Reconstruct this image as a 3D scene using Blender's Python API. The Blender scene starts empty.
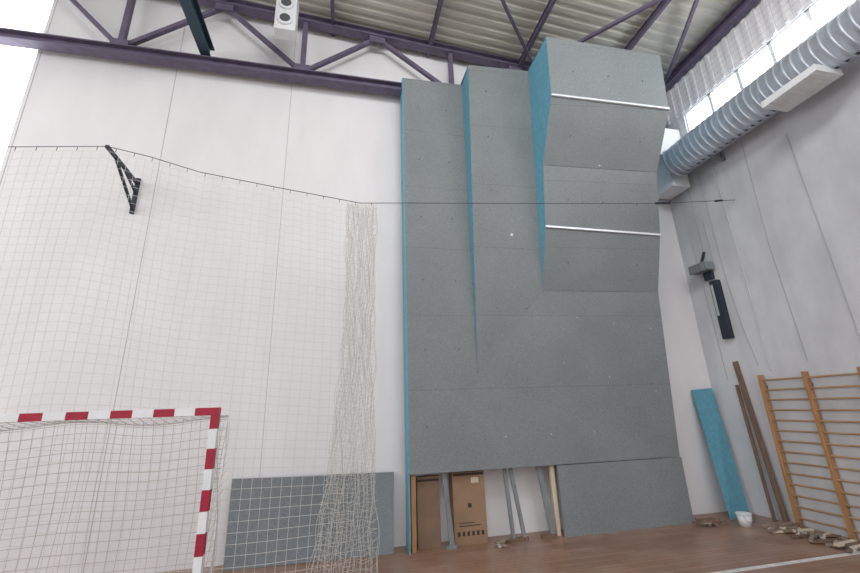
import bpy, bmesh, math, random
from mathutils import Vector, Matrix
random.seed(7)
scn=bpy.context.scene
COL=scn.collection
try:
    scn.view_settings.view_transform='Standard'
except Exception: pass

# ------------------------------------------------ materials
def mat(name, col, rough=0.7, metal=0.0, noise=None, bump=None, emis=None, spec=0.3):
    m=bpy.data.materials.new(name);m.use_nodes=True
    nt=m.node_tree;b=nt.nodes['Principled BSDF']
    b.inputs['Base Color'].default_value=(*col,1);b.inputs['Roughness'].default_value=rough
    b.inputs['Metallic'].default_value=metal
    b.inputs['Specular IOR Level'].default_value=spec
    tc=nt.nodes.new('ShaderNodeTexCoord')
    if noise:
        sc,amt,det=noise[:3]
        stretch=noise[3] if len(noise)>3 else (1,1,1)
        mp=nt.nodes.new('ShaderNodeMapping');mp.inputs['Scale'].default_value=stretch
        n=nt.nodes.new('ShaderNodeTexNoise');n.inputs['Scale'].default_value=sc;n.inputs['Detail'].default_value=det
        nt.links.new(tc.outputs['Object'],mp.inputs[0]);nt.links.new(mp.outputs[0],n.inputs['Vector'])
        r=nt.nodes.new('ShaderNodeValToRGB')
        r.color_ramp.elements[0].position=0.3;r.color_ramp.elements[1].position=0.7
        r.color_ramp.elements[0].color=(*[c*(1-amt) for c in col],1)
        r.color_ramp.elements[1].color=(*[min(1,c*(1+amt*0.6)) for c in col],1)
        nt.links.new(n.outputs['Fac'],r.inputs[0]);nt.links.new(r.outputs[0],b.inputs['Base Color'])
    if emis:
        b.inputs['Emission Color'].default_value=(*emis[0],1);b.inputs['Emission Strength'].default_value=emis[1]
    return m

def wall_mat(name,col,dirt):
    m=bpy.data.materials.new(name);m.use_nodes=True
    nt=m.node_tree;b=nt.nodes['Principled BSDF'];b.inputs['Roughness'].default_value=0.85;b.inputs['Specular IOR Level'].default_value=0.2
    tc=nt.nodes.new('ShaderNodeTexCoord')
    n=nt.nodes.new('ShaderNodeTexNoise');n.inputs['Scale'].default_value=0.6;n.inputs['Detail'].default_value=6;n.inputs['Roughness'].default_value=0.6
    mp=nt.nodes.new('ShaderNodeMapping');mp.inputs['Scale'].default_value=(2,2,0.6)
    n2=nt.nodes.new('ShaderNodeTexNoise');n2.inputs['Scale'].default_value=1.3;n2.inputs['Detail'].default_value=5
    nt.links.new(tc.outputs['Object'],n.inputs['Vector']);nt.links.new(tc.outputs['Object'],mp.inputs[0]);nt.links.new(mp.outputs[0],n2.inputs['Vector'])
    mx=nt.nodes.new('ShaderNodeMath');mx.operation='MULTIPLY';nt.links.new(n.outputs['Fac'],mx.inputs[0]);nt.links.new(n2.outputs['Fac'],mx.inputs[1])
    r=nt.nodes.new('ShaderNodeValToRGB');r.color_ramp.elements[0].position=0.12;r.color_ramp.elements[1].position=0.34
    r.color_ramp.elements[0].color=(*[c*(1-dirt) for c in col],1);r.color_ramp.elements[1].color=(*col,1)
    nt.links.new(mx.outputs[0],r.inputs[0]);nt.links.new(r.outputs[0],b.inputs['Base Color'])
    n3=nt.nodes.new('ShaderNodeTexNoise');n3.inputs['Scale'].default_value=40
    nt.links.new(tc.outputs['Object'],n3.inputs['Vector'])
    bp=nt.nodes.new('ShaderNodeBump');bp.inputs['Strength'].default_value=0.1;bp.inputs['Distance'].default_value=0.01
    nt.links.new(n3.outputs['Fac'],bp.inputs['Height']);nt.links.new(bp.outputs[0],b.inputs['Normal'])
    return m

def panel_mat(name,col,seams=True):
    # textured plywood climbing panel, with fine joints every 1.22 m
    m=bpy.data.materials.new(name);m.use_nodes=True
    nt=m.node_tree;b=nt.nodes['Principled BSDF'];b.inputs['Roughness'].default_value=0.7;b.inputs['Specular IOR Level'].default_value=0.25
    tc=nt.nodes.new('ShaderNodeTexCoord')
    n=nt.nodes.new('ShaderNodeTexNoise');n.inputs['Scale'].default_value=55;n.inputs['Detail'].default_value=2
    n2=nt.nodes.new('ShaderNodeTexNoise');n2.inputs['Scale'].default_value=1.1;n2.inputs['Detail'].default_value=4
    for k in (n,n2): nt.links.new(tc.outputs['Object'],k.inputs['Vector'])
    r=nt.nodes.new('ShaderNodeValToRGB');r.color_ramp.elements[0].position=0.3;r.color_ramp.elements[1].position=0.72
    r.color_ramp.elements[0].color=(*[c*0.84 for c in col],1);r.color_ramp.elements[1].color=(*[c*1.16 for c in col],1)
    nt.links.new(n.outputs['Fac'],r.inputs[0])
    mr=nt.nodes.new('ShaderNodeMapRange');mr.inputs['From Min'].default_value=0.3;mr.inputs['From Max'].default_value=0.7;mr.inputs['To Min'].default_value=0.93;mr.inputs['To Max'].default_value=1.05
    nt.links.new(n2.outputs['Fac'],mr.inputs['Value'])
    last=mr.outputs[0]
    if seams:
        sx=nt.nodes.new('ShaderNodeSeparateXYZ');nt.links.new(tc.outputs['Object'],sx.inputs[0])
        a=nt.nodes.new('ShaderNodeMath');a.operation='SUBTRACT';a.inputs[1].default_value=1.03;nt.links.new(sx.outputs['Z'],a.inputs[0])
        d=nt.nodes.new('ShaderNodeMath');d.operation='DIVIDE';d.inputs[1].default_value=1.22;nt.links.new(a.outputs[0],d.inputs[0])
        fr=nt.nodes.new('ShaderNodeMath');fr.operation='FRACT';nt.links.new(d.outputs[0],fr.inputs[0])
        g=nt.nodes.new('ShaderNodeMath');g.operation='GREATER_THAN';g.inputs[1].default_value=0.009;nt.links.new(fr.outputs[0],g.inputs[0])
        mr2=nt.nodes.new('ShaderNodeMapRange');mr2.inputs['To Min'].default_value=0.8;nt.links.new(g.outputs[0],mr2.inputs['Value'])
        mm=nt.nodes.new('ShaderNodeMath');mm.operation='MULTIPLY';nt.links.new(last,mm.inputs[0]);nt.links.new(mr2.outputs[0],mm.inputs[1]);last=mm.outputs[0]
    vm=nt.nodes.new('ShaderNodeVectorMath');vm.operation='SCALE'
    nt.links.new(r.outputs[0],vm.inputs[0]);nt.links.new(last,vm.inputs['Scale']);nt.links.new(vm.outputs[0],b.inputs['Base Color'])
    bp=nt.nodes.new('ShaderNodeBump');bp.inputs['Strength'].default_value=0.08;bp.inputs['Distance'].default_value=0.01
    nt.links.new(n.outputs['Fac'],bp.inputs['Height']);nt.links.new(bp.outputs[0],b.inputs['Normal'])
    return m

def floor_mat():
    m=bpy.data.materials.new('wood_floor');m.use_nodes=True
    nt=m.node_tree;b=nt.nodes['Principled BSDF'];b.inputs['Roughness'].default_value=0.35;b.inputs['Specular IOR Level'].default_value=0.5
    tc=nt.nodes.new('ShaderNodeTexCoord')
    br=nt.nodes.new('ShaderNodeTexBrick');br.inputs['Scale'].default_value=1
    br.inputs['Brick Width'].default_value=0.9;br.inputs['Row Height'].default_value=0.09;br.inputs['Mortar Size'].default_value=0.003
    br.inputs['Color1'].default_value=(0.33,0.185,0.125,1);br.inputs['Color2'].default_value=(0.25,0.14,0.095,1);br.inputs['Mortar'].default_value=(0.08,0.05,0.035,1)
    nt.links.new(tc.outputs['Object'],br.inputs['Vector'])
    n=nt.nodes.new('ShaderNodeTexNoise');n.inputs['Scale'].default_value=1.5;n.inputs['Detail'].default_value=6;nt.links.new(tc.outputs['Object'],n.inputs['Vector'])
    mx=nt.nodes.new('ShaderNodeMix');mx.data_type='RGBA';mx.inputs[7].default_value=(0.42,0.32,0.26,1)
    mr=nt.nodes.new('ShaderNodeMapRange');mr.inputs['From Min'].default_value=0.45;mr.inputs['From Max'].default_value=0.75;mr.inputs['To Max'].default_value=0.55
    nt.links.new(n.outputs['Fac'],mr.inputs['Value']);nt.links.new(mr.outputs[0],mx.inputs[0]);nt.links.new(br.outputs['Color'],mx.inputs[6])
    nt.links.new(mx.outputs[2],b.inputs['Base Color'])
    mr3=nt.nodes.new('ShaderNodeMapRange');mr3.inputs['To Min'].default_value=0.2;mr3.inputs['To Max'].default_value=0.5
    nt.links.new(n.outputs['Fac'],mr3.inputs['Value']);nt.links.new(mr3.outputs[0],b.inputs['Roughness'])
    return m

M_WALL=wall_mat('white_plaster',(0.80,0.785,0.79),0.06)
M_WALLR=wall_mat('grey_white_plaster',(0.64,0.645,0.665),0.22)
M_FLOOR=floor_mat()
M_ROOF=mat('roof_sheet',(0.60,0.59,0.52),0.6,0.0,noise=(2.0,0.15,4,(0.3,3,1)))
M_PURP=mat('purple_steel',(0.145,0.12,0.18),0.5,0.0,noise=(6,0.2,3))
M_TEAL=mat('dark_teal_steel',(0.03,0.06,0.085),0.45)
M_DARK=mat('dark_steel',(0.03,0.035,0.05),0.5)
M_GREY=panel_mat('grey_climbing_panel',(0.225,0.245,0.25))
M_GREYP=panel_mat('grey_loose_panel',(0.20,0.225,0.24),False)
M_BLUE=mat('blue_panel_paint',(0.13,0.35,0.46),0.6,noise=(12,0.12,4))
M_METAL=mat('light_metal',(0.85,0.87,0.9),0.4,0.2)
M_GALV=mat('galvanised_duct',(0.58,0.62,0.68),0.42,0.6,noise=(5,0.15,3))
M_WHITE=mat('white_paint',(0.78,0.79,0.80),0.5,noise=(4,0.06,3))
M_RED=mat('red_paint',(0.36,0.025,0.05),0.45,noise=(9,0.15,3))
M_NET=mat('white_net_cord',(0.66,0.65,0.62),0.9)
M_GNET=mat('grey_net_cord',(0.48,0.45,0.41),0.9)
M_BNET=mat('bundled_net_cord',(0.60,0.58,0.54),0.9)
M_ROPE=mat('dark_rope',(0.08,0.08,0.09),0.8)
M_WOOD=mat('varnished_wood',(0.44,0.235,0.105),0.45,noise=(5,0.25,5,(6,6,0.6)))
M_RUNG=mat('rung_wood',(0.42,0.27,0.15),0.45,noise=(5,0.2,4,(6,0.6,6)))
M_TIMB=mat('brown_timber',(0.20,0.13,0.09),0.7,noise=(6,0.3,5,(6,6,0.5)))
M_SCRAP=mat('scrap_wood',(0.30,0.23,0.18),0.8,noise=(8,0.3,4))
M_CREAM=mat('cream_timber',(0.66,0.56,0.43),0.7,noise=(6,0.15,4,(6,6,0.5)))
M_CARD=mat('cardboard',(0.32,0.205,0.13),0.85,noise=(3,0.12,4))
M_CARDD=mat('dark_cardboard',(0.24,0.16,0.11),0.85,noise=(3,0.15,4))
M_INK=mat('print_ink',(0.06,0.04,0.035),0.8)
M_GPL=mat('grey_plank',(0.22,0.24,0.25),0.7,noise=(5,0.25,4,(6,6,0.5)))
M_GLASS=mat('daylight_glazing',(0.9,0.95,1),0.4,emis=((0.93,0.97,1.0),5.0))
M_LINE=mat('white_floor_line',(0.7,0.69,0.66),0.5,noise=(9,0.2,4))
M_SEAM=mat('wall_joint',(0.46,0.46,0.47),0.9)
M_BOLT=mat('bolt_steel',(0.55,0.56,0.58),0.4,0.6)
M_HOLE=mat('bolt_hole',(0.09,0.10,0.11),0.7)
M_LENS=mat('lamp_lens',(0.10,0.10,0.11),0.2)
M_GREENG=mat('sign_face',(0.42,0.50,0.46),0.4)
M_CONC=mat('rubble',(0.42,0.40,0.38),0.9,noise=(15,0.3,4))
M_GUARD=mat('guard_net_cord',(0.30,0.29,0.33),0.9)

# ------------------------------------------------ builder
class B:
    def __init__(s,name): s.name=name;s.bm=bmesh.new();s.mats=[]
    def mi(s,m):
        if m not in s.mats: s.mats.append(m)
        return s.mats.index(m)
    def poly(s,pts,m):
        f=s.bm.faces.new([s.bm.verts.new(p) for p in pts]);f.material_index=s.mi(m);return f
    def box(s,lo,hi,m,mtx=None):
        x0,y0,z0=lo;x1,y1,z1=hi
        c=[(x0,y0,z0),(x1,y0,z0),(x1,y1,z0),(x0,y1,z0),(x0,y0,z1),(x1,y0,z1),(x1,y1,z1),(x0,y1,z1)]
        if mtx: c=[mtx@Vector(p) for p in c]
        v=[s.bm.verts.new(p) for p in c];i=s.mi(m)
        for q in ((0,3,2,1),(4,5,6,7),(0,1,5,4),(1,2,6,5),(2,3,7,6),(3,0,4,7)):
            s.bm.faces.new([v[k] for k in q]).material_index=i
    def frame(s,a,b,up=(0,0,1)):
        a=Vector(a);b=Vector(b);d=(b-a);L=d.length;d.normalize();u=Vector(up)
        if abs(d.dot(u))>0.98: u=Vector((0,1,0))
        r=d.cross(u).normalized();u=r.cross(d).normalized()
        return Matrix(((r.x,u.x,d.x,a.x),(r.y,u.y,d.y,a.y),(r.z,u.z,d.z,a.z),(0,0,0,1))),L
    def beam(s,a,b,w,h,m,up=(0,0,1)):
        M,L=s.frame(a,b,up);s.box((-w/2,-h/2,0),(w/2,h/2,L),m,M)
    def ibeam(s,a,b,w,h,t,m,up=(0,0,1)):
        M,L=s.frame(a,b,up)
        s.box((-w/2,h/2-t,0),(w/2,h/2,L),m,M);s.box((-w/2,-h/2,0),(w/2,-h/2+t,L),m,M);s.box((-t/2,-h/2+t,0),(t/2,h/2-t,L),m,M)
    def cyl(s,a,b,r,m,n=16,r2=None,smooth=True):
        M,L=s.frame(a,b);i=s.mi(m);r2=r if r2 is None else r2
        A=[];Bv=[]
        for k in range(n):
            t=2*math.pi*k/n
            A.append(s.bm.verts.new(M@Vector((r*math.cos(t),r*math.sin(t),0))));Bv.append(s.bm.verts.new(M@Vector((r2*math.cos(t),r2*math.sin(t),L))))
        for k in range(n):
            f=s.bm.faces.new([A[k],A[(k+1)%n],Bv[(k+1)%n],Bv[k]]);f.material_index=i;f.smooth=smooth
        s.bm.faces.new(A[::-1]).material_index=i;s.bm.faces.new(Bv).material_index=i
    def done(s,bevel=0,normals=True):
        if normals: bmesh.ops.recalc_face_normals(s.bm,faces=s.bm.faces)
        me=bpy.data.meshes.new(s.name);s.bm.to_mesh(me);s.bm.free()
        for m in s.mats: me.materials.append(m)
        o=bpy.data.objects.new(s.name,me);COL.objects.link(o)
        if bevel:
            bv=o.modifiers.new('bevel','BEVEL');bv.width=bevel;bv.segments=2;bv.limit_method='ANGLE'
        return o

def cords(name,lines,m,depth,parent=None):
    cu=bpy.data.curves.new(name,'CURVE');cu.dimensions='3D';cu.bevel_depth=depth;cu.bevel_resolution=0
    for pts in lines:
        sp=cu.splines.new('POLY');sp.points.add(len(pts)-1)
        for i,p in enumerate(pts): sp.points[i].co=(*p,1)
    cu.materials.append(m)
    o=bpy.data.objects.new(name,cu);COL.objects.link(o)
    if parent: o.parent=parent
    return o
def empty(name):
    o=bpy.data.objects.new(name,None);COL.objects.link(o);return o

XR=7.2;YB=6.85;XL=-9.0;YF=-3.0
def roofz(x): return 9.72-0.09*x
# ------------------------------------------------ room
b=B('floor');b.box((XL,YF,-0.1),(XR+0.2,YB+0.2,0),M_FLOOR);b.done()
b=B('trim_floor_line');b.box((XL+1,4.66,0.0),(XR-0.05,4.73,0.003),M_LINE);b.done()
wx0,wx1,wz0,wz1=-8.4,-5.42,5.7,9.5
b=B('wall_back')
b.box((wx1,YB,0),(XR+0.2,YB+0.2,10.0),M_WALL);b.box((XL,YB,0),(wx0,YB+0.2,10.8),M_WALL)
b.box((wx0,YB,0),(wx1,YB+0.2,wz0),M_WALL);b.box((wx0,YB,wz1),(wx1,YB+0.2,10.8),M_WALL)
b.box((wx1,YB,10.0),(0,YB+0.2,10.5),M_WALL)
for x in (-1.14,-3.2,-5.36): b.box((x-0.004,YB-0.004,0),(x+0.004,YB,9.9),M_SEAM)
b.done()
b=B('window_1')
b.box((wx0,YB+0.12,wz0),(wx1,YB+0.14,wz1),M_GLASS)
for i in range(4):
    x=wx0+(wx1-wx0)*i/3;b.box((x-0.02,YB+0.05,wz0),(x+0.02,YB+0.11,wz1),M_WHITE)
for i in range(6):
    z=wz0+(wz1-wz0)*i/5;b.box((wx0,YB+0.05,z-0.012),(wx1,YB+0.11,z+0.012),M_WHITE)
b.done()
sz0,sz1,sy1=7.40,8.0,6.0
b=B('wall_right')
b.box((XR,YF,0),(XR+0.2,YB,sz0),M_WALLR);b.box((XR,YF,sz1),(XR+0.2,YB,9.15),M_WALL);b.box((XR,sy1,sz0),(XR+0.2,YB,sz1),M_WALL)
y=YB-0.3
while y>YF:   # ribbed cladding above the clerestory
    b.box((XR-0.03,y,sz1+0.02),(XR,y+0.06,8.8),M_WALL);y-=0.2
b.done()
b=B('window_2')
b.box((XR+0.12,YF,sz0),(XR+0.14,sy1,sz1),M_GLASS)
y=sy1
while y>YF:
    b.box((XR+0.03,y-0.03,sz0),(XR+0.11,y+0.03,sz1),M_WHITE);y-=0.62
b.box((XR+0.03,YF,sz0),(XR+0.11,sy1,sz0+0.03),M_WHITE);b.box((XR+0.03,YF,sz1-0.03),(XR+0.11,sy1,sz1),M_WHITE)
b.done()
# corrugated roof
b=B('ceiling')
prof=[];y=YF;p=0.2
while y<YB:
    prof+=[(y,0),(y+0.09,0),(y+0.11,0.03),(y+0.18,0.03)];y+=p
i=b.mi(M_ROOF)
xs=[XL,XR+0.2]
rows=[[b.bm.verts.new((x,yy,roofz(x)+h)) for (yy,h) in prof] for x in xs]
for k in range(len(prof)-1): b.bm.faces.new([rows[0][k],rows[0][k+1],rows[1][k+1],rows[1][k]]).material_index=i
b.done()
b=B('roof_purlins')
for x in (-6.4,-4.4,-2.4,-0.4,1.65,3.7,5.72):
    b.ibeam((x,YF,roofz(x)-0.09),(x,YB,roofz(x)-0.09),0.07,0.14,0.012,M_PURP)
for a,c in (((2.85,5.31),(3.97,6.42)),((2.0,4.4),(2.85,5.31)),((6.21,4.44),(7.0,6.03)),((5.3,2.6),(6.21,4.44)),((3.97,6.42),(5.72,4.2))):
    b.beam((a[0],a[1],roofz(a[0])-0.2),(c[0],c[1],roofz(c[0])-0.2),0.06,0.06,M_PURP)
b.done()
b=B('eaves_beam')
b.ibeam((XR-0.12,YF,8.9),(XR-0.12,YB,8.9),0.16,0.2,0.02,M_PURP)
b.ibeam((XR-0.1,6.5,7.9),(XR-0.1,6.5,8.8),0.14,0.14,0.015,M_PURP)
b.done()
TY=6.62
b=B('roof_truss')
def topz(x): return 9.58-0.07*x
b.ibeam((XL,TY,8.23),(XR-0.05,TY,8.23),0.2,0.18,0.025,M_PURP)
b.ibeam((XL,TY,topz(XL)),(XR-0.05,TY,topz(XR)),0.18,0.17,0.025,M_PURP)
bn=[-7.1,-4.05,-0.93,2.1,5.1];tn=[-5.6,-2.45,0.52,3.6,6.4]
for x in bn: b.beam((x,TY,8.3),(x,TY,topz(x)-0.05),0.09,0.09,M_PURP)
for x in bn: b.box((x-0.14,TY-0.07,8.3),(x+0.14,TY-0.055,8.46),M_PURP)
for k in range(5):
    b.beam((bn[k],TY,8.32),(tn[k],TY,topz(tn[k])-0.08),0.075,0.075,M_PURP)
    if k<4: b.beam((tn[k],TY,topz(tn[k])-0.08),(bn[k+1],TY,8.32),0.075,0.075,M_PURP)
    b.box((tn[k]-0.16,TY-0.07,topz(tn[k])-0.24),(tn[k]+0.16,TY-0.055,topz(tn[k])-0.08),M_PURP)
b.done()
b=B('crane_rail_beam');b.ibeam((-2.64,YF,8.5),(-2.64,6.7,8.5),0.17,0.3,0.02,M_TEAL);b.done()

# ------------------------------------------------ climbing wall
b=B('climbing_wall')
G=M_GREY
F1=(2.2,6.45,2.45);F2=(5.79,6.45,1.03);K1=(3.5,6.33,3.94);K2=(5.8,6.20,3.94)
BT1=(2.27,6.0,8.47);BT2=(3.52,5.93,8.47)
L=[K1,(3.52,6.02,5.05),(3.52,5.82,6.21),(3.52,5.26,7.27),(3.52,5.15,8.50)]
R=[K2,(5.80,5.88,4.96),(5.80,5.64,6.17),(5.80,5.08,7.15),(5.80,4.99,8.33)]
b.poly([(1.03,6.45,1.03),(2.2,6.45,1.03),F1,(2.27,6.45,8.40),(1.03,6.45,8.37)],G)
b.poly([(2.2,6.45,1.03),F2,F1],G)
b.poly([F1,F2,K2],G);b.poly([F1,K2,K1],G)
b.poly([F1,K1,BT2],G);b.poly([F1,BT2,BT1],G)
b.poly([F1,BT1,(2.27,6.45,8.4)],M_BLUE)
for k in range(4): b.poly([L[k],R[k],R[k+1]],G);b.poly([L[k],R[k+1],L[k+1]],G)
b.poly(L+[BT2],M_BLUE)
b.poly(R+[(5.8,6.6,8.33),(5.8,6.6,1.03),F2],M_BLUE)
b.poly([L[4],R[4],(5.8,6.6,8.33),(3.52,6.6,8.5)],G)
b.poly([BT1,BT2,(3.52,6.6,8.5),(2.27,6.6,8.5)],G)
b.poly([(1.03,6.45,8.37),(2.27,6.45,8.4),(2.27,6.6,8.4),(1.03,6.6,8.37)],G)
b.box((1.012,6.45,0.0),(1.03,6.74,8.37),M_BLUE)
b.box((3.45,6.45,0),(5.82,6.49,1.02),G)
b.box((1.03,6.452,1.03),(5.79,6.6,1.06),M_DARK)
for k in (1,3):
    a=Vector(L[k])+Vector((0,-0.012,0));c=Vector(R[k])+Vector((0,-0.012,0))
    b.beam(a,c,0.03,0.035,M_METAL)
for k in (0,2):
    a=Vector(L[k])+Vector((0,-0.003,0));c=Vector(R[k])+Vector((0,-0.003,0))
    b.beam(a,c,0.012,0.012,M_GPL)
def lerp(a,c,t): return Vector(a).lerp(Vector(c),t)
def bolt(p,m=M_BOLT,r=0.010): b.cyl(Vector(p)+Vector((0,0.01,0)),Vector(p)+Vector((0,-0.015,0)),r,m,10)
for z in (1.7,2.9,4.1,5.3,6.5,7.7): 
    for x in (1.32,1.9): bolt((x,6.45,z),M_HOLE)
for z in (3.6,4.7,5.8,6.9,7.9):
    for x in (2.6,3.15):
        bolt((x,6.45-0.48*(z-2.45)/6.02,z),M_HOLE)
for k in range(4):
    for u in (0.2,0.5,0.8): bolt(lerp(lerp(L[k],R[k],u),lerp(L[k+1],R[k+1],u),0.45),M_HOLE)
for x,z in ((2.6,1.5),(3.4,1.5),(4.2,1.5),(5.1,1.5)): bolt((x,6.45,z))
for t in (0.35,0.75):
    for u in (0.35,0.62,0.9): bolt(lerp(lerp(F1,F2,u),lerp(K1,K2,u),t))
bolt((2.95,6.24,4.95),M_WHITE,0.025);bolt((4.62,5.72,6.25),M_WHITE,0.025)
b.done(normals=False)

b=B('wooden_post');b.box((1.06,6.5,0),(1.13,6.58,1.02),M_WOOD);b.done(0.004)
b=B('dark_cardboard_sheet');b.box((1.17,6.62,0),(1.52,6.70,0.97),M_CARDD);b.box((1.17,6.618,0.9),(1.52,6.62,0.93),M_INK);b.done(0.003)
b=B('cardboard_box');b.box((1.72,6.58,0),(2.24,6.80,1.0),M_CARD);b.box((1.74,6.576,0.95),(2.22,6.58,0.985),M_INK)
for i in range(6): b.box((1.77+i*0.075,6.576,0.12),(1.77+i*0.075+0.04,6.58,0.18),M_INK)
b.box((1.80,6.576,0.25),(2.14,6.58,0.262),M_INK);b.box((1.80,6.576,0.29),(2.04,6.58,0.30),M_INK);b.box((1.95,6.576,0.5),(2.01,6.58,0.56),M_INK)
b.box((2.02,6.576,0.84),(2.14,6.58,0.92),M_CREAM);b.done(0.004)
b=B('grey_plank');b.beam((1.66,6.5,0.0),(1.58,6.54,1.02),0.07,0.03,M_GPL,up=(0,1,0));b.beam((1.56,6.5,0.025),(1.72,6.5,0.025),0.05,0.05,M_GPL);b.done()
b=B('leaning_planks')
b.beam((2.62,6.5,0.03),(2.58,6.56,1.02),0.06,0.03,M_GPL,up=(0,1,0));b.beam((2.80,6.5,0.03),(2.68,6.56,1.02),0.06,0.03,M_GPL,up=(0,1,0))
b.box((2.5,6.48,0),(2.86,6.54,0.05),M_TIMB);b.done()
b=B('leaning_planks');b.beam((3.27,6.5,0.03),(3.17,6.56,1.02),0.08,0.03,M_GPL,up=(0,1,0));b.box((3.08,6.47,0),(3.33,6.53,0.05),M_TIMB);b.done()
b=B('cream_post');b.box((3.36,6.53,0),(3.43,6.60,1.02),M_CREAM);b.done(0.004)

b=B('loose_grey_panel')
p=[(-1.46,6.62),(0.80,6.56)]
q=[(-1.50,6.8,1.09),(0.84,6.8,1.04)]
b.poly([(p[0][0],p[0][1],0),(p[1][0],p[1][1],0),q[1],q[0]],M_GREYP)
o=b.done();s=o.modifiers.new('t','SOLIDIFY');s.thickness=0.02;s.offset=-1
b=B('loose_blue_panel');b.poly([(6.52,6.42,0),(7.04,6.52,0),(7.13,6.8,2.17),(6.66,6.8,2.14)],M_BLUE)
o=b.done();s=o.modifiers.new('t','SOLIDIFY');s.thickness=0.02
b=B('timber_boards')
b.beam((7.12,5.96,0),(7.17,6.2,2.62),0.09,0.03,M_TIMB,up=(1,0,0))
b.beam((7.06,6.1,0),(7.16,6.27,2.2),0.05,0.03,M_TIMB,up=(1,0,0))
b.done()
b=B('wall_bars')
for y in (5.76,5.05,4.32,3.6):
    b.box((7.08,y-0.025,0.0),(7.17,y+0.025,2.34),M_WOOD)
    b.box((7.17,y-0.02,0.4),(7.2,y+0.02,0.46),M_DARK);b.box((7.17,y-0.02,2.1),(7.2,y+0.02,2.16),M_DARK)
for k in range(14):
    z=0.13+k*0.163;b.cyl((7.12,3.57,z),(7.12,5.80,z),0.016,M_RUNG,10)
b.done(0.004)
b=B('paint_bucket')
b.cyl((6.43,6.06,0),(6.43,6.06,0.18),0.085,M_WHITE,24,0.105);b.cyl((6.43,6.06,0.165),(6.43,6.06,0.185),0.11,M_WHITE,24)
b.done()
cords('bucket_handle',[[(6.43+0.11*math.cos(t),5.97-0.03*math.sin(t),0.17-0.1*math.sin(t)) for t in [math.pi*k/12 for k in range(13)]]],M_DARK,0.003,bpy.data.objects['paint_bucket'])
def scraps(name,x0,x1,y0,y1,n,Lr,m1,rub):
    b=B(name)
    for _ in range(n):
        x=random.uniform(x0,x1);y=random.uniform(y0,y1);a=random.uniform(-0.6,0.6) if random.random()<.7 else random.uniform(0,3.1);l=random.uniform(*Lr)
        z=random.uniform(0.012,0.07);h=random.uniform(0.015,0.03)
        dx,dy=l/2*math.cos(a),l/2*math.sin(a)
        b.beam((x-dx,y-dy,z),(min(x+dx,7.02),min(y+dy,6.7),z+random.uniform(-.005,.03)),random.uniform(0.03,0.07),h,random.choice(m1))
    for _ in range(rub):
        x=random.uniform(x0,x1);y=random.uniform(y0,y1);r=random.uniform(0.015,0.045)
        res=bmesh.ops.create_icosphere(b.bm,subdivisions=1,radius=r,matrix=Matrix.Translation((x,y,r*0.6)))
        mi=b.mi(M_CONC)
        for v in res['verts']:
            v.co+=Vector([random.uniform(-.3,.3)*r for _ in range(3)])
            for f in v.link_faces: f.material_index=mi
    b.done()
scraps('wood_scrap_pile',5.75,6.12,6.2,6.36,14,(0.15,0.4),[M_SCRAP,M_TIMB],6)
scraps('rubble_and_wood_scraps',6.55,6.95,4.7,5.85,34,(0.12,0.45),[M_SCRAP,M_TIMB,M_SCRAP,M_CREAM],36)
scraps('wood_offcuts',2.3,2.45,6.3,6.42,4,(0.1,0.2),[M_SCRAP,M_CREAM],3)

# ------------------------------------------------ duct
b=B('ventilation_duct')
dx,dz,r0=6.78,6.78,0.33
n=40;y=6.0;i=b.mi(M_GALV);prev=None
ringsy=[]
while y>YF:
    ringsy+=[(y,r0),(y-0.085,r0),(y-0.095,r0+0.008),(y-0.115,r0+0.008),(y-0.125,r0)];y-=0.125
def ring(y,r): return [b.bm.verts.new((dx+r*math.cos(2*math.pi*t/n),y,dz+r*math.sin(2*math.pi*t/n))) for t in range(n)]
for (yy,r) in ringsy:
    cur=ring(yy,r)
    if prev:
        for t in range(n):
            f=b.bm.faces.new([prev[t],prev[(t+1)%n],cur[(t+1)%n],cur[t]]);f.material_index=i;f.smooth=True
    else: b.bm.faces.new(cur).material_index=i
    prev=cur
b.cyl((dx,6.0,dz),(dx,6.04,dz),r0+0.02,M_GALV,40)
for yy in (5.4,2.9,0.4):
    b.beam((dx+0.1,yy,dz-r0-0.02),(XR,yy,dz-r0-0.02),0.04,0.03,M_GPL)
    b.beam((XR-0.03,yy,dz-r0-0.03),(XR-0.03,yy,dz+0.3),0.05,0.04,M_GPL)
b.box((6.40,3.25,6.36),(6.90,4.02,6.47),M_WHITE)
for j in range(9): b.box((6.43,3.30+j*0.078,6.345),(6.87,3.33+j*0.078,6.36),M_WHITE)
b.done()
b=B('white_service_box');b.box((6.5,6.15,7.0),(7.15,6.8,7.7),M_WHITE);b.box((6.72,6.2,6.3),(7.15,6.75,7.0),M_WHITE);b.box((6.8,6.195,6.45),(7.1,6.2,6.85),M_METAL);b.done(0.01)

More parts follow.
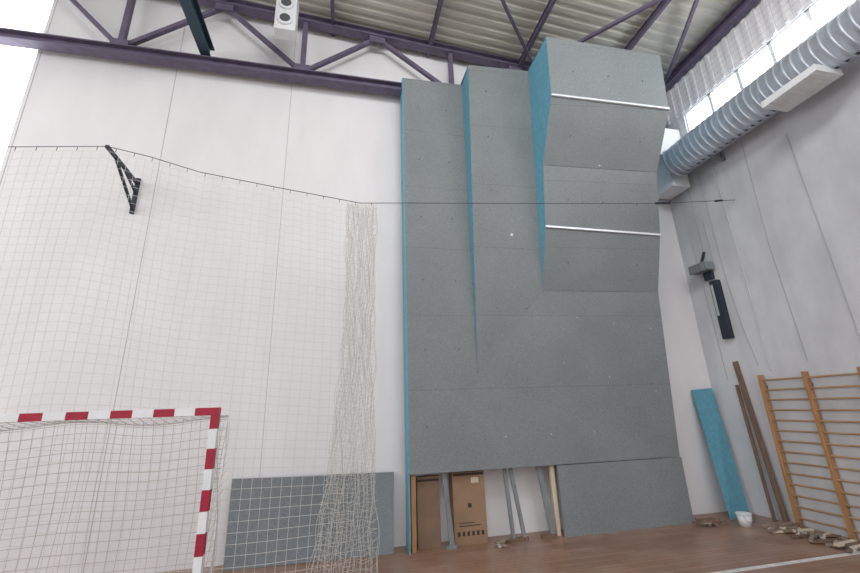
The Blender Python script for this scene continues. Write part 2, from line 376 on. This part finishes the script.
b=B('wall_floodlight')
b.box((6.93,6.12,4.42),(7.15,6.5,4.58),M_GPL);b.box((6.90,6.14,4.40),(6.94,6.48,4.57),M_GPL);b.beam((7.19,6.3,4.85),(7.05,6.3,4.58),0.04,0.04,M_DARK);b.box((7.12,6.2,4.25),(7.19,6.38,4.42),M_DARK);b.done(0.005)
b=B('long_wall_fixture');b.box((7.09,6.10,3.05),(7.19,6.27,4.20),M_DARK);b.box((7.08,6.20,3.5),(7.09,6.25,4.12),M_GREENG);b.done(0.006)
cords('wall_cables',[[(7.185,6.0,6.5),(7.185,5.98,4.3),(7.185,5.9,3.2),(7.185,5.8,2.5)],
 [(7.185,5.01,6.6),(7.185,5.06,4.5),(7.185,5.0,2.5)],[(7.185,6.55,6.3),(7.185,6.5,4.6),(7.185,6.45,2.3)],[(7.185,6.3,4.9),(7.185,6.3,6.4)],
 [(7.185,4.3,6.2),(7.185,4.25,2.4)],[(7.185,6.15,5.5),(7.185,6.15,4.6),(7.1,6.35,4.5)]],M_SEAM,0.007)
cords('wall_conduit',[[(7.18,5.65,6.4),(7.18,5.6,4.0),(7.18,5.6,2.4)]],M_WALLR,0.012)

b=B('hanging_floodlight')
b.box((-1.36,5.86,8.5),(-1.0,6.1,9.35),M_WHITE)
for z in (8.72,9.08): b.cyl((-1.18,5.86,z),(-1.18,5.82,z),0.13,M_METAL,24);b.cyl((-1.18,5.82,z),(-1.18,5.81,z),0.09,M_LENS,24)
b.beam((-1.18,5.98,9.35),(-1.18,5.98,9.8),0.04,0.04,M_DARK);b.done(0.03)

# ------------------------------------------------ net rope + bracket
b=B('net_wall_bracket')
T=(-3.36,5.7,5.69)
b.beam((-3.47,6.85,5.76),T,0.045,0.045,M_DARK);b.beam((-3.45,6.85,5.24),(-3.38,6.0,5.68),0.035,0.035,M_DARK)
b.beam((-3.46,6.83,5.20),(-3.46,6.83,5.85),0.06,0.04,M_DARK);b.beam((-3.45,6.84,5.55),(-3.41,6.3,5.7),0.03,0.03,M_DARK);b.done()
ROPE=[(-5.8,5.76,5.50),(-4.62,5.73,5.55),(-3.36,5.7,5.69),(-2.79,5.68,5.57),(-2.11,5.67,5.38),(-0.99,5.64,5.205),(0.20,5.605,5.03),(0.89,5.59,5.08),(3.2,5.53,5.23),(5.54,5.47,5.39),(7.2,5.42,5.57)]
def rz(x):
    for a,c in zip(ROPE,ROPE[1:]):
        if a[0]<=x<=c[0]: return a[2]+(c[2]-a[2])*(x-a[0])/(c[0]-a[0])
    return 5.5
def ny(x): return 5.61-0.027*x
net=empty('safety_net')
cords('suspension_cable',[ROPE],M_ROPE,0.006,net)
cords('carabiners',[[(x,ny(x),rz(x)),(x+0.012,ny(x)-0.01,rz(x)-0.03),(x,ny(x),rz(x)-0.06)] for x in [ -5.4+0.24*k for k in range(25)]],M_ROPE,0.004,net)
b=B('turnbuckle');b.cyl((5.45,5.47,5.385),(5.75,5.465,5.415),0.022,M_DARK,8);b.cyl((6.75,5.44,5.52),(6.9,5.43,5.54),0.02,M_DARK,8);o=b.done();o.parent=net
lines=[]
def wob(x,z): 
    d=(5.5-z)
    return (0.03*math.sin(1.7*x+0.8*z)+0.015*math.sin(5*x+z), 0.05*math.sin(2.3*x+0.3*z)*min(1,d/2), 0.03*math.sin(1.3*x+2*z)*min(1,d))
def npnt(x,s):
    top=rz(x)-0.05-0.03*abs(math.sin(13.1*x))*(1-s);z=top+(0.02-top)*s
    w=wob(x,z);return (x+w[0]*min(1,s*4),ny(x)+w[1],z+w[2]*min(1,s*4))
x=-5.6
while x<0.15:
    lines.append([npnt(x,k/24) for k in range(25)]);x+=0.115
for j in range(0,48):
    s=j/47;lines.append([npnt(-5.6+k*0.06,s) for k in range(97)])
cords('net_mesh',lines,M_NET,0.0024,net)
lines=[]
for k in range(40):
    u=k/39;x0=0.02+0.42*u;ph=random.uniform(0,6);pts=[]
    for j in range(60):
        s=j/59;z=(rz(x0)-0.05)*(1-s)+0.02
        xx=x0-0.05*s+0.025*math.sin(ph+14*s)+0.018*math.sin(ph*3+47*s)
        if s>0.5: xx+=(s-0.5)*(-0.75*(1-u)+0.2)
        pts.append((xx,ny(x0)+0.05*math.sin(ph+9*s)+0.08*math.sin(k*2.1),z))
    lines.append(pts)
for j in range(110):
    z=0.08+j*0.045;pts=[]
    for k in range(13): 
        u=k/12;s=1-z/5.0;xx=0.02+0.42*u-0.05*s+ (max(0,s-0.5)*(-0.75*(1-u)+0.2))
        pts.append((xx+random.uniform(-.02,.02),ny(0)+0.05*math.sin(k*2+j)-0.02,z-0.04*math.sin(u*3.1)+random.uniform(-.03,.03)))
    lines.append(pts)
cords('gathered_net_end',lines,M_BNET,0.0026,net)

# ------------------------------------------------ handball goal
goal=empty('handball_goal')
gx1,gx0,gy=-1.34,-4.42,5.0
zc=0.045
b=B('goal_frame')
for xp in (gx1,gx0):
    for k in range(10):
        m=M_RED if (9-k)%2==0 else M_WHITE
        b.box((xp-0.04,gy-0.04,k*0.2+(zc if k else 0)),(xp+0.04,gy+0.04,(k+1)*0.2+zc+(0.0 if k<9 else -0.06)),m)
b.box((gx1-0.20,gy-0.041,1.94+zc),(gx1+0.041,gy+0.041,2.021+zc),M_RED)
x=gx1-0.20;k=1
while x>gx0+0.05:
    nx=max(x-0.2,gx0);b.box((nx,gy-0.04,1.94+zc),(x,gy+0.04,2.02+zc),M_RED if k%2==0 else M_WHITE);x=nx;k+=1
o=b.done(0.004);o.parent=goal
b=B('net_supports')
for xp in (gx1,gx0):
    b.cyl((xp,gy,1.98),(xp,gy+0.5,1.97),0.012,M_WHITE,8);b.cyl((xp,gy+0.5,1.97),(xp,gy+0.55,0.02),0.012,M_WHITE,8);b.cyl((xp,gy,0.03),(xp,gy+0.55,0.02),0.018,M_WHITE,8)
b.cyl((gx0,gy+0.55,0.03),(gx1,gy+0.55,0.03),0.018,M_WHITE,8)
o=b.done();o.parent=goal
lines=[]
def gp(x,s):
    sag=0.07*math.sin(math.pi*(x-gx0)/(gx1-gx0)*2)**2+0.05
    if s<1: return (x,gy+0.03+0.47*s,2.0-sag*math.sin(math.pi*s*0.5)*0.9)
    t=(s-1)/3;return (x+0.01*math.sin(9*x+7*t),gy+0.5+0.04*t+0.05*math.sin(math.pi*t)+0.02*math.sin(4*x+5*t),(2.0-sag*0.9)*(1-t)+0.03)
x=gx0
while x<=gx1+0.01:
    lines.append([gp(x,k/8) for k in range(33)]);x+=0.1
for j in range(0,27): 
    s=j/26*4;lines.append([gp(gx0+(gx1-gx0)*k/30,s) for k in range(31)])
for j in range(20):
    z=0.05+j*0.1;lines.append([(gx1+0.02+0.02*math.sin(z*5+t),gy+0.03+0.5*t,z-0.04*math.sin(3.14*t)) for t in (0,.25,.5,.75,1)])
for t in (0.1,.3,.5,.7,.9): lines.append([(gx1+0.02+0.02*math.sin(z*0.5+t*6),gy+0.03+0.5*t,z*0.1) for z in range(0,20)])
cords('goal_net',lines,M_GNET,0.0026,goal)

lines=[]
y=1.5
while y<6.4: lines.append([(7.05,y,8.75),(7.04,y+0.02,8.0),(7.12,y,7.3)]);y+=0.13
for z in [7.35+0.13*k for k in range(11)]: lines.append([(7.06,1.5,z),(7.06,4,z-0.02),(7.06,6.4,z)])
cords('window_guard_net',lines,M_GUARD,0.0022)

# ------------------------------------------------ light
w=bpy.data.worlds.new('World');scn.world=w;w.use_nodes=True
nt=w.node_tree;bg=nt.nodes['Background'];bg.inputs[1].default_value=1.0
tc=nt.nodes.new('ShaderNodeTexCoord');sx=nt.nodes.new('ShaderNodeSeparateXYZ');rp=nt.nodes.new('ShaderNodeValToRGB')
mr=nt.nodes.new('ShaderNodeMapRange');mr.inputs['From Min'].default_value=-1;mr.inputs['From Max'].default_value=1
nt.links.new(tc.outputs['Generated'],sx.inputs[0]);nt.links.new(sx.outputs['Z'],mr.inputs['Value']);nt.links.new(mr.outputs[0],rp.inputs[0])
rp.color_ramp.elements[0].position=0.38;rp.color_ramp.elements[0].color=(0.50,0.49,0.49,1)
rp.color_ramp.elements[1].position=0.62;rp.color_ramp.elements[1].color=(1.30,1.31,1.36,1)
nt.links.new(rp.outputs[0],bg.inputs[0])
def area(name,loc,target,sx,sy,e,col=(1,1,1)):
    l=bpy.data.lights.new(name,'AREA');l.shape='RECTANGLE';l.size=sx;l.size_y=sy;l.energy=e;l.color=col
    o=bpy.data.objects.new(name,l);o.location=loc;o.rotation_euler=(Vector(target)-Vector(loc)).to_track_quat('-Z','Y').to_euler();COL.objects.link(o)
area('daylight_left',(-8.8,1.5,6.5),(-1,6,4),6,3,230,(0.98,0.99,1))
# row of high windows in the hall behind the photographer
area('daylight_high_window',(2.0,-0.5,9.3),(5.0,5.2,8.0),6,0.8,330,(0.98,0.99,1))
area('daylight_clerestory',(7.1,3.0,7.7),(2,4.5,5.5),5.5,0.5,110,(0.94,0.97,1))

# ------------------------------------------------ camera
def basis(yaw,pitch,roll):
    y,p,r=[math.radians(a) for a in (yaw,pitch,roll)]
    F0=Vector((math.sin(y),math.cos(y),0));R0=Vector((math.cos(y),-math.sin(y),0));Z=Vector((0,0,1))
    F=math.cos(p)*F0+math.sin(p)*Z;U0=-math.sin(p)*F0+math.cos(p)*Z
    return math.cos(r)*R0-math.sin(r)*U0, math.sin(r)*R0+math.cos(r)*U0, F
Rv,Uv,Fv=basis(12.6,16.7,1.93)
cd=bpy.data.cameras.new('camera');cd.sensor_width=36;cd.lens=400*36/860;cd.clip_start=0.05
co=bpy.data.objects.new('camera',cd);COL.objects.link(co)
co.matrix_world=Matrix(((Rv.x,Uv.x,-Fv.x,0),(Rv.y,Uv.y,-Fv.y,0),(Rv.z,Uv.z,-Fv.z,2.0),(0,0,0,1)))
scn.camera=co
